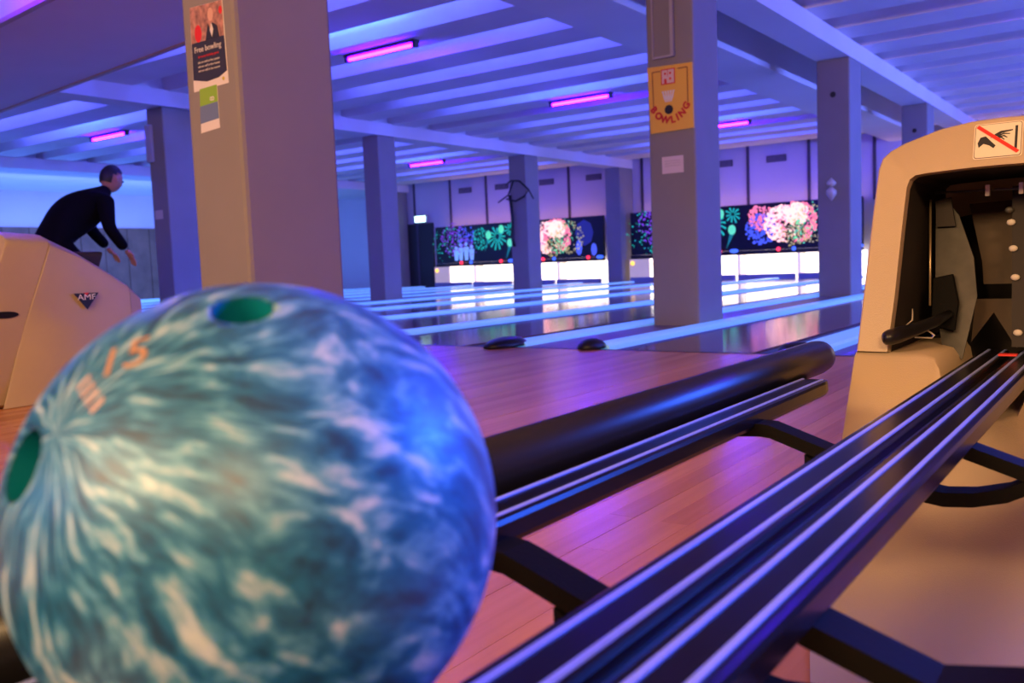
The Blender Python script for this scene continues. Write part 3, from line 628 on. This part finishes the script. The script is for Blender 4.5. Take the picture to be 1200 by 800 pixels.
# ---------------------------------------------------------------- ball return track
tr = thing('ball_return_track', (-0.22, 0.8, 0), 'black ball return track with pale inlaid strips running into the beige hood', 'ball return')
def rail(name, x0, x1, z0, z1, ya, yb, strips, sw=0.0042, taper=False):
    bm = bmesh.new(); c = 0.0055
    prof = [(x0+c*.6, z0), (x1-c*.6, z0), (x1, z0+c), (x1, z1-c), (x1-c*.35, z1-c*.35), (x1-c, z1), (x0+c, z1), (x0+c*.35, z1-c*.35), (x0, z1-c), (x0, z0+c)]
    R = []
    ys = [(ya, 1), (yb-0.03, 1), (yb-0.01, .93), (yb, .75)]
    for y_, s in ys:
        cx, cz = (x0+x1)/2, (z0+z1)/2
        R.append([bm.verts.new((cx+(a-cx)*s, y_, H+cz+(b-cz)*s)) for a, b in prof])
    for a, b in zip(R[:-1], R[1:]):
        for i in range(len(a)): bm.faces.new((a[i], a[(i+1) % len(a)], b[(i+1) % len(a)], b[i]))
    bm.faces.new(R[0][::-1]); bm.faces.new(R[-1])
    o = obj(name, bm, rail_black, tr, smooth=True); o.modifiers.new('e', 'EDGE_SPLIT').split_angle = math.radians(18)
    for sx in strips:
        bm = bmesh.new(); add_box(bm, (sx-sw/2, ya, H+z1-0.0015), (sx+sw/2, yb-0.02, H+z1+0.0012)); obj('inlay_strip', bm, rail_strip, o)
    return o
ZR = -.193
rail('rail', -.447, -.405, ZR-.024, ZR, -.35, 1.40, (-.4415, -.4125))
rail('rail', -.266, -.219, ZR-.026, ZR, -.35, 1.90, (-.2525, -.2255))
rail('rail', -.207, -.158, ZR-.026, ZR, -.35, 1.90, (-.1935, -.1690))
rail('rail', -.035, .007, ZR-.024, ZR, -.35, 1.40, (-.028, .001))
box('centre_channel', (-.219, -.35, H-.222), (-.207, 1.85, H-.207), mat('channel_dark', (0.02, 0.015, 0.012), 0.3), tr)
def bumper(x):
    bm = bmesh.new(); pts = [(x, -.35, H-.185), (x, 1.60, H-.185), (x, 1.625, H-.185), (x, 1.638, H-.185), (x, 1.643, H-.185)]
    add_tube(bm, pts, [.030, .030, .028, .021, .006], 24); obj('bumper_tube', bm, black_rubber, tr, True)
    box('bumper_shelf', (min(x, x+math.copysign(.05, -x-.22)), -.35, H-.216), (max(x, x+math.copysign(.05, -x-.22)), 1.5, H-.210), frame_black, tr)
bumper(-.49); bumper(.05)
for yy in (-.15, .516, 1.076):      # sagging cross arms with crescent stays
    for s in (-1, 1):
        X = lambda u: -.22 + s*u
        top = ([(.262, -.214), (.235, -.213), (.18, -.209), (.167, -.210), (.09, -.2365), (.045, -.225), (0, -.216)] if s < 0 else
               [(.262, -.214), (.20, -.216), (.164, -.232), (.124, -.240), (.047, -.2145), (0, -.216)])
        bm = bmesh.new(); th = .016; dp = .034
        n = len(top)
        for i in range(n-1):
            a0, a1 = top[i], top[i+1]
            prism(bm, [Vector((X(a0[0]), yy, H+a0[1])), Vector((X(a1[0]), yy, H+a1[1])), Vector((X(a1[0]), yy, H+a1[1]-th)), Vector((X(a0[0]), yy, H+a0[1]-th))], (0, dp, 0))
        bmesh.ops.remove_doubles(bm, verts=bm.verts[:], dist=0.0004)
        obj('cross_arm', bm, frame_black, tr)
        bm = bmesh.new(); arc = [(0, -.268), (.03, -.272), (.06, -.269), (.093, -.260), (.124, -.243)]
        for (u0, z0), (u1, z1) in zip(arc[:-1], arc[1:]):
            prism(bm, [Vector((X(u0), yy, H+z0)), Vector((X(u1), yy, H+z1)), Vector((X(u1), yy, H+z1-.016)), Vector((X(u0), yy, H+z0-.016))], (0, dp, 0))
        obj('crescent_stay', bm, frame_black, tr)
box('spine', (-.245, -.35, H-.262), (-.195, 1.12, H-.246), frame_black, tr) if False else None
box('post', (-.26, -.20, 0), (-.18, -.10, H-.236), frame_black, tr, bevel=.006); box('foot_plate', (-.36, -.26, 0), (-.08, -.04, .012), frame_black, tr)

# ---------------------------------------------------------------- the ball
BC = Vector((-.334, .262, H-.1115)); BR = .108
def ballmat():
    m = bpy.data.materials.new('pearl_teal'); m.use_nodes = True; nt = m.node_tree; b = nt.nodes['Principled BSDF']; L = nt.links.new; N = nt.nodes.new
    tc = N('ShaderNodeTexCoord')
    n0 = N('ShaderNodeTexNoise'); n0.inputs['Scale'].default_value = 14; n0.inputs['Detail'].default_value = 2
    L(tc.outputs['Object'], n0.inputs['Vector'])
    sub = N('ShaderNodeVectorMath'); sub.operation = 'SUBTRACT'; sub.inputs[1].default_value = (.5, .5, .5); L(n0.outputs['Color'], sub.inputs[0])
    scl = N('ShaderNodeVectorMath'); scl.operation = 'SCALE'; scl.inputs['Scale'].default_value = 0.045; L(sub.outputs[0], scl.inputs[0])
    ad = N('ShaderNodeVectorMath'); ad.operation = 'ADD'; L(tc.outputs['Object'], ad.inputs[0]); L(scl.outputs[0], ad.inputs[1])
    nrm = N('ShaderNodeVectorMath'); nrm.operation = 'NORMALIZE'; L(ad.outputs[0], nrm.inputs[0])
    sx = N('ShaderNodeSeparateXYZ'); L(nrm.outputs[0], sx.inputs[0])
    at = N('ShaderNodeMath'); at.operation = 'ARCTAN2'; L(sx.outputs['Y'], at.inputs[0]); L(sx.outputs['X'], at.inputs[1])
    ac = N('ShaderNodeMath'); ac.operation = 'ARCCOSINE'; L(sx.outputs['Z'], ac.inputs[0])
    cs = N('ShaderNodeMath'); cs.operation = 'COSINE'; L(at.outputs[0], cs.inputs[0]); sn = N('ShaderNodeMath'); sn.operation = 'SINE'; L(at.outputs[0], sn.inputs[0])
    cb_ = N('ShaderNodeCombineXYZ'); L(cs.outputs[0], cb_.inputs[0]); L(sn.outputs[0], cb_.inputs[1])
    mz = N('ShaderNodeMath'); mz.operation = 'MULTIPLY'; mz.inputs[1].default_value = 0.50; L(ac.outputs[0], mz.inputs[0]); L(mz.outputs[0], cb_.inputs[2])
    st_ = N('ShaderNodeTexNoise'); st_.inputs['Scale'].default_value = 9.5; st_.inputs['Detail'].default_value = 4; st_.inputs['Roughness'].default_value = .55; L(cb_.outputs[0], st_.inputs['Vector'])
    r = N('ShaderNodeValToRGB'); e = r.color_ramp.elements
    e[0].position = .33; e[0].color = (0.001, 0.050, 0.13, 1); e[1].position = .47; e[1].color = (0.006, 0.145, 0.32, 1)
    x = e.new(.56); x.color = (0.08, 0.31, 0.52, 1); x = e.new(.72); x.color = (0.55, 0.68, 0.78, 1)
    L(st_.outputs['Fac'], r.inputs['Fac']); L(r.outputs['Color'], b.inputs['Base Color'])
    b.inputs['Roughness'].default_value = .48; b.inputs['Coat Weight'].default_value = .5; b.inputs['Coat Roughness'].default_value = .35
    b.inputs['Metallic'].default_value = .15
    return m
pearl = ballmat(); hole_teal = mat('hole_teal', (0.0, 0.20, 0.26), 0.4)
def camray(px, py):
    return (fw + r2*(px-600)/1055 - u2*(py-400)/1055)
def on_ball(px, py):
    d = camray(px, py).normalized(); o = Vector((0, 0, H)) - BC
    bq = o.dot(d); c = o.dot(o)-BR*BR; disc_ = max(0, bq*bq-c); return (o + d*(-bq-math.sqrt(disc_))).normalized()
axis = on_ball(60, 500)
q = Vector((0, 0, 1)).rotation_difference(axis)
ball = thing('bowling_ball', BC, 'large teal and white pearl bowling ball resting on the track in the foreground', 'bowling ball')
bm = bmesh.new(); bmesh.ops.create_icosphere(bm, subdivisions=6, radius=BR)
body = obj('ball_body', bm, pearl, None, smooth=True)
dirs = [q.inverted() @ on_ball(284, 361), q.inverted() @ on_ball(24, 545)]
cut = bpy.data.meshes.new('cut'); cbm = bmesh.new()
for d, rad in zip(dirs, (0.0125, 0.0145)):
    mm = Vector((0, 0, 1)).rotation_difference(d).to_matrix().to_4x4()
    bmesh.ops.create_cone(cbm, cap_ends=True, segments=32, radius1=rad, radius2=rad, depth=0.08, matrix=Matrix.Translation(d*BR) @ mm)
cbm.to_mesh(cut); cbm.free(); co = bpy.data.objects.new('cut', cut); C.objects.link(co)
bo = body.modifiers.new('b', 'BOOLEAN'); bo.object = co; bo.operation = 'DIFFERENCE'; bo.solver = 'EXACT'
bpy.context.view_layer.update()
me = bpy.data.meshes.new_from_object(body.evaluated_get(bpy.context.evaluated_depsgraph_get()))
body.modifiers.clear(); body.data = me; bpy.data.objects.remove(co, do_unlink=True)
for p in me.polygons: p.use_smooth = (p.center.length > BR*0.985)
body.location = BC; body.rotation_euler = q.to_euler(); attach(body, ball)
for d, rad in zip(dirs, (0.0125, 0.0145)):
    bm = bmesh.new(); mm = Vector((0, 0, 1)).rotation_difference(d).to_matrix().to_4x4()
    bmesh.ops.create_cone(bm, cap_ends=False, segments=32, radius1=rad*.97, radius2=rad*.97, depth=0.036, matrix=Matrix.Translation(d*(BR-0.0195)) @ mm)
    cc = Matrix.Translation(d*(BR-0.037)) @ mm; bmesh.ops.create_circle(bm, cap_ends=True, segments=32, radius=rad*.97, matrix=cc)
    o = obj('finger_hole', bm, hole_teal, None, smooth=True); o.location = BC; o.rotation_euler = q.to_euler(); attach(o, ball)
# worn orange number print on the ball
pn = on_ball(134, 424)
upv = (on_ball(120, 395) - pn); upv = (upv - pn*upv.dot(pn)).normalized(); rv = upv.cross(pn).normalized()
def on_surface(o, lift=0.0004):
    for v in o.data.vertices:
        a, b = v.co.x, v.co.y
        d = (pn*BR + rv*a + upv*b).normalized(); v.co = BC + d*(BR+lift+abs(v.co.z)*0.2)
og = mat('engraved_orange', (0.78, 0.46, 0.30), 0.5)
t1 = text('number_print', '15', 0.024, og, None, Matrix.Rotation(math.radians(-28), 4, 'Z') @ Matrix.Translation((0.004, 0, 0))); on_surface(t1); attach(t1, ball)
bm = bmesh.new()
for k in range(4):
    a0 = -0.017+0.006*k
    prism(bm, [Vector((-.017, a0-.001, 0)), Vector((-.010, a0, 0)), Vector((-.010, a0+.003, 0)), Vector((-.017, a0+.002, 0))], (0, 0, 0.0004))
t2 = obj('lettering_print', bm, mat('engraved_pink', (0.50, 0.38, 0.42), 0.5), None); on_surface(t2); attach(t2, ball)

# ================================================================= PERSON
def skin_body(name, verts, edges, radii, m, parent, root=0, sub=2):
    me = bpy.data.meshes.new(name); me.from_pydata(verts, edges, []); me.materials.append(m)
    o = bpy.data.objects.new(name, me); C.objects.link(o)
    sk = o.modifiers.new('skin', 'SKIN'); sk.use_smooth_shade = True
    for i, r in enumerate(radii):
        me.skin_vertices[0].data[i].radius = (r, r) if not isinstance(r, tuple) else r
        me.skin_vertices[0].data[i].use_root = (i == root)
    s = o.modifiers.new('sub', 'SUBSURF'); s.levels = sub; s.render_levels = sub
    attach(o, parent); return o
skin = mat('skin', (0.42, 0.20, 0.12), 0.5); cloth = mat('dark_clothing', (0.003, 0.0025, 0.003), 0.9, spec=0.1); hair = mat('dark_hair', (0.008, 0.006, 0.006), 0.6)
PX, PY = -7.70, 4.02
person = thing('person', (PX, PY, 0), 'person in dark clothing bending forward to bowl at far left', 'person')
def A(f, l, z): return (PX + l, PY + f, z)        # forward is +Y
V = [A(0, 0, .86), A(.12, 0, 1.00), A(.29, 0, 1.12), A(.42, 0, 1.21),          # pelvis, waist, chest, upper chest
     A(.51, 0, 1.28), A(.56, 0, 1.325),                                          # neck
     A(.02, .11, .80), A(.30, .13, .50), A(.08, .13, .10), A(.22, .13, .045),          # right leg (bent, forward)
     A(-.04, -.11, .80), A(-.12, -.12, .46), A(-.55, -.12, .16), A(-.46, -.12, .05),   # left leg (back)
     A(.41, .19, 1.18), A(.36, .30, .95), A(.50, .30, .76),                     # right arm
     A(.40, -.19, 1.18), A(.52, -.27, .96), A(.64, -.22, .80)]                  # left arm
E_ = [(0,1),(1,2),(2,3),(3,4),(4,5),(0,6),(6,7),(7,8),(8,9),(0,10),(10,11),(11,12),(12,13),(3,14),(14,15),(15,16),(3,17),(17,18),(18,19)]
R_l = [(.18,.17),(.19,.19),(.22,.20),(.18,.16),.065,.058,.105,.075,.05,.05,.105,.075,.05,.05,.085,.058,.048,.085,.058,.048]
skin_body('body', V, E_, R_l, cloth, person)
# head with a face
bm = bmesh.new(); bmesh.ops.create_uvsphere(bm, u_segments=24, v_segments=18, radius=1)
hc = Vector(A(.60, 0, 1.40))
for v in bm.verts:
    x, y, z = v.co
    jaw = 1 - 0.28*max(0, -z)**1.5
    yy = y*0.098*(1 if y < 0 else 0.95); xx = x*0.076*jaw; zz = z*0.118
    if y > .6: yy += 0.018*math.exp(-((x/.14)**2 + ((z+.12)/.16)**2)) - 0.010*math.exp(-(((abs(x)-.36)/.16)**2 + ((z-.06)/.12)**2)) + 0.006*math.exp(-((x/.25)**2 + ((z+.45)/.08)**2))
    v.co = Vector((xx, yy, zz))
head = obj('head', bm, skin, None, True); head.location = hc; head.rotation_euler = (math.radians(-18), 0, 0); attach(head, person)
bm = bmesh.new(); bmesh.ops.create_uvsphere(bm, u_segments=20, v_segments=14, radius=1)
for v in list(bm.verts):
    v.co = Vector((v.co.x*.083, v.co.y*.106-.008, v.co.z*.128+.006))
bmesh.ops.delete(bm, geom=[v for v in bm.verts if v.co.z < .03+ .5*(v.co.y) and v.co.y > -.02 or v.co.z < -.05], context='VERTS')
hr = obj('hair', bm, hair, None, True); hr.location = hc; hr.rotation_euler = (math.radians(-18), 0, 0); attach(hr, person)
for sx in (-1, 1):
    bm = bmesh.new(); bmesh.ops.create_uvsphere(bm, u_segments=8, v_segments=6, radius=1, matrix=Matrix.Translation(hc+Vector((sx*.077, .0, -.005))) @ Matrix.Diagonal((.008, .018, .03, 1))); obj('ear', bm, skin, person, True)
    bm = bmesh.new(); bmesh.ops.create_uvsphere(bm, u_segments=8, v_segments=6, radius=.010, matrix=Matrix.Translation(hc+Vector((sx*.028, .088, -.018)))); obj('eye', bm, black_paint, person, True)
for s, wrist, el in ((1, Vector(A(.50, .30, .76)), Vector(A(.36, .30, .95))), (-1, Vector(A(.64, -.22, .80)), Vector(A(.52, -.27, .96)))):
    d = (wrist-el).normalized(); side_ = Vector((1, 0, 0)); nn = d.cross(side_).normalized()
    vs = [wrist, wrist+d*.045, wrist+d*.085]; es = [(0, 1), (1, 2)]; rs = [.027, (.038, .018), (.036, .016)]
    for k in range(4):
        off = side_*(.027-.018*k); L0 = [.070, .080, .074, .058][k]; i = len(vs)
        vs += [wrist+d*.09+off, wrist+d*(.09+L0*.5)+off+nn*.008, wrist+d*(.09+L0)+off+nn*.024]; es += [(2, i), (i, i+1), (i+1, i+2)]; rs += [.010, .009, .0075]
    i = len(vs); vs += [wrist+d*.04+side_*.035*s, wrist+d*.075+side_*.055*s]; es += [(1, i), (i, i+1)]; rs += [.012, .009]
    skin_body('hand', [tuple(v) for v in vs], es, rs, skin, person, 0, 1)
for bx, by in ((.13, .17), (-.12, -.48)):
    bm = bmesh.new(); bmesh.ops.create_uvsphere(bm, u_segments=14, v_segments=8, radius=1, matrix=Matrix.Translation((PX+bx, PY+by, .045)) @ Matrix.Diagonal((.05, .14, .06, 1)))
    for v in bm.verts: v.co.z = max(v.co.z, 0.002)
    obj('shoe', bm, cloth, person, True)
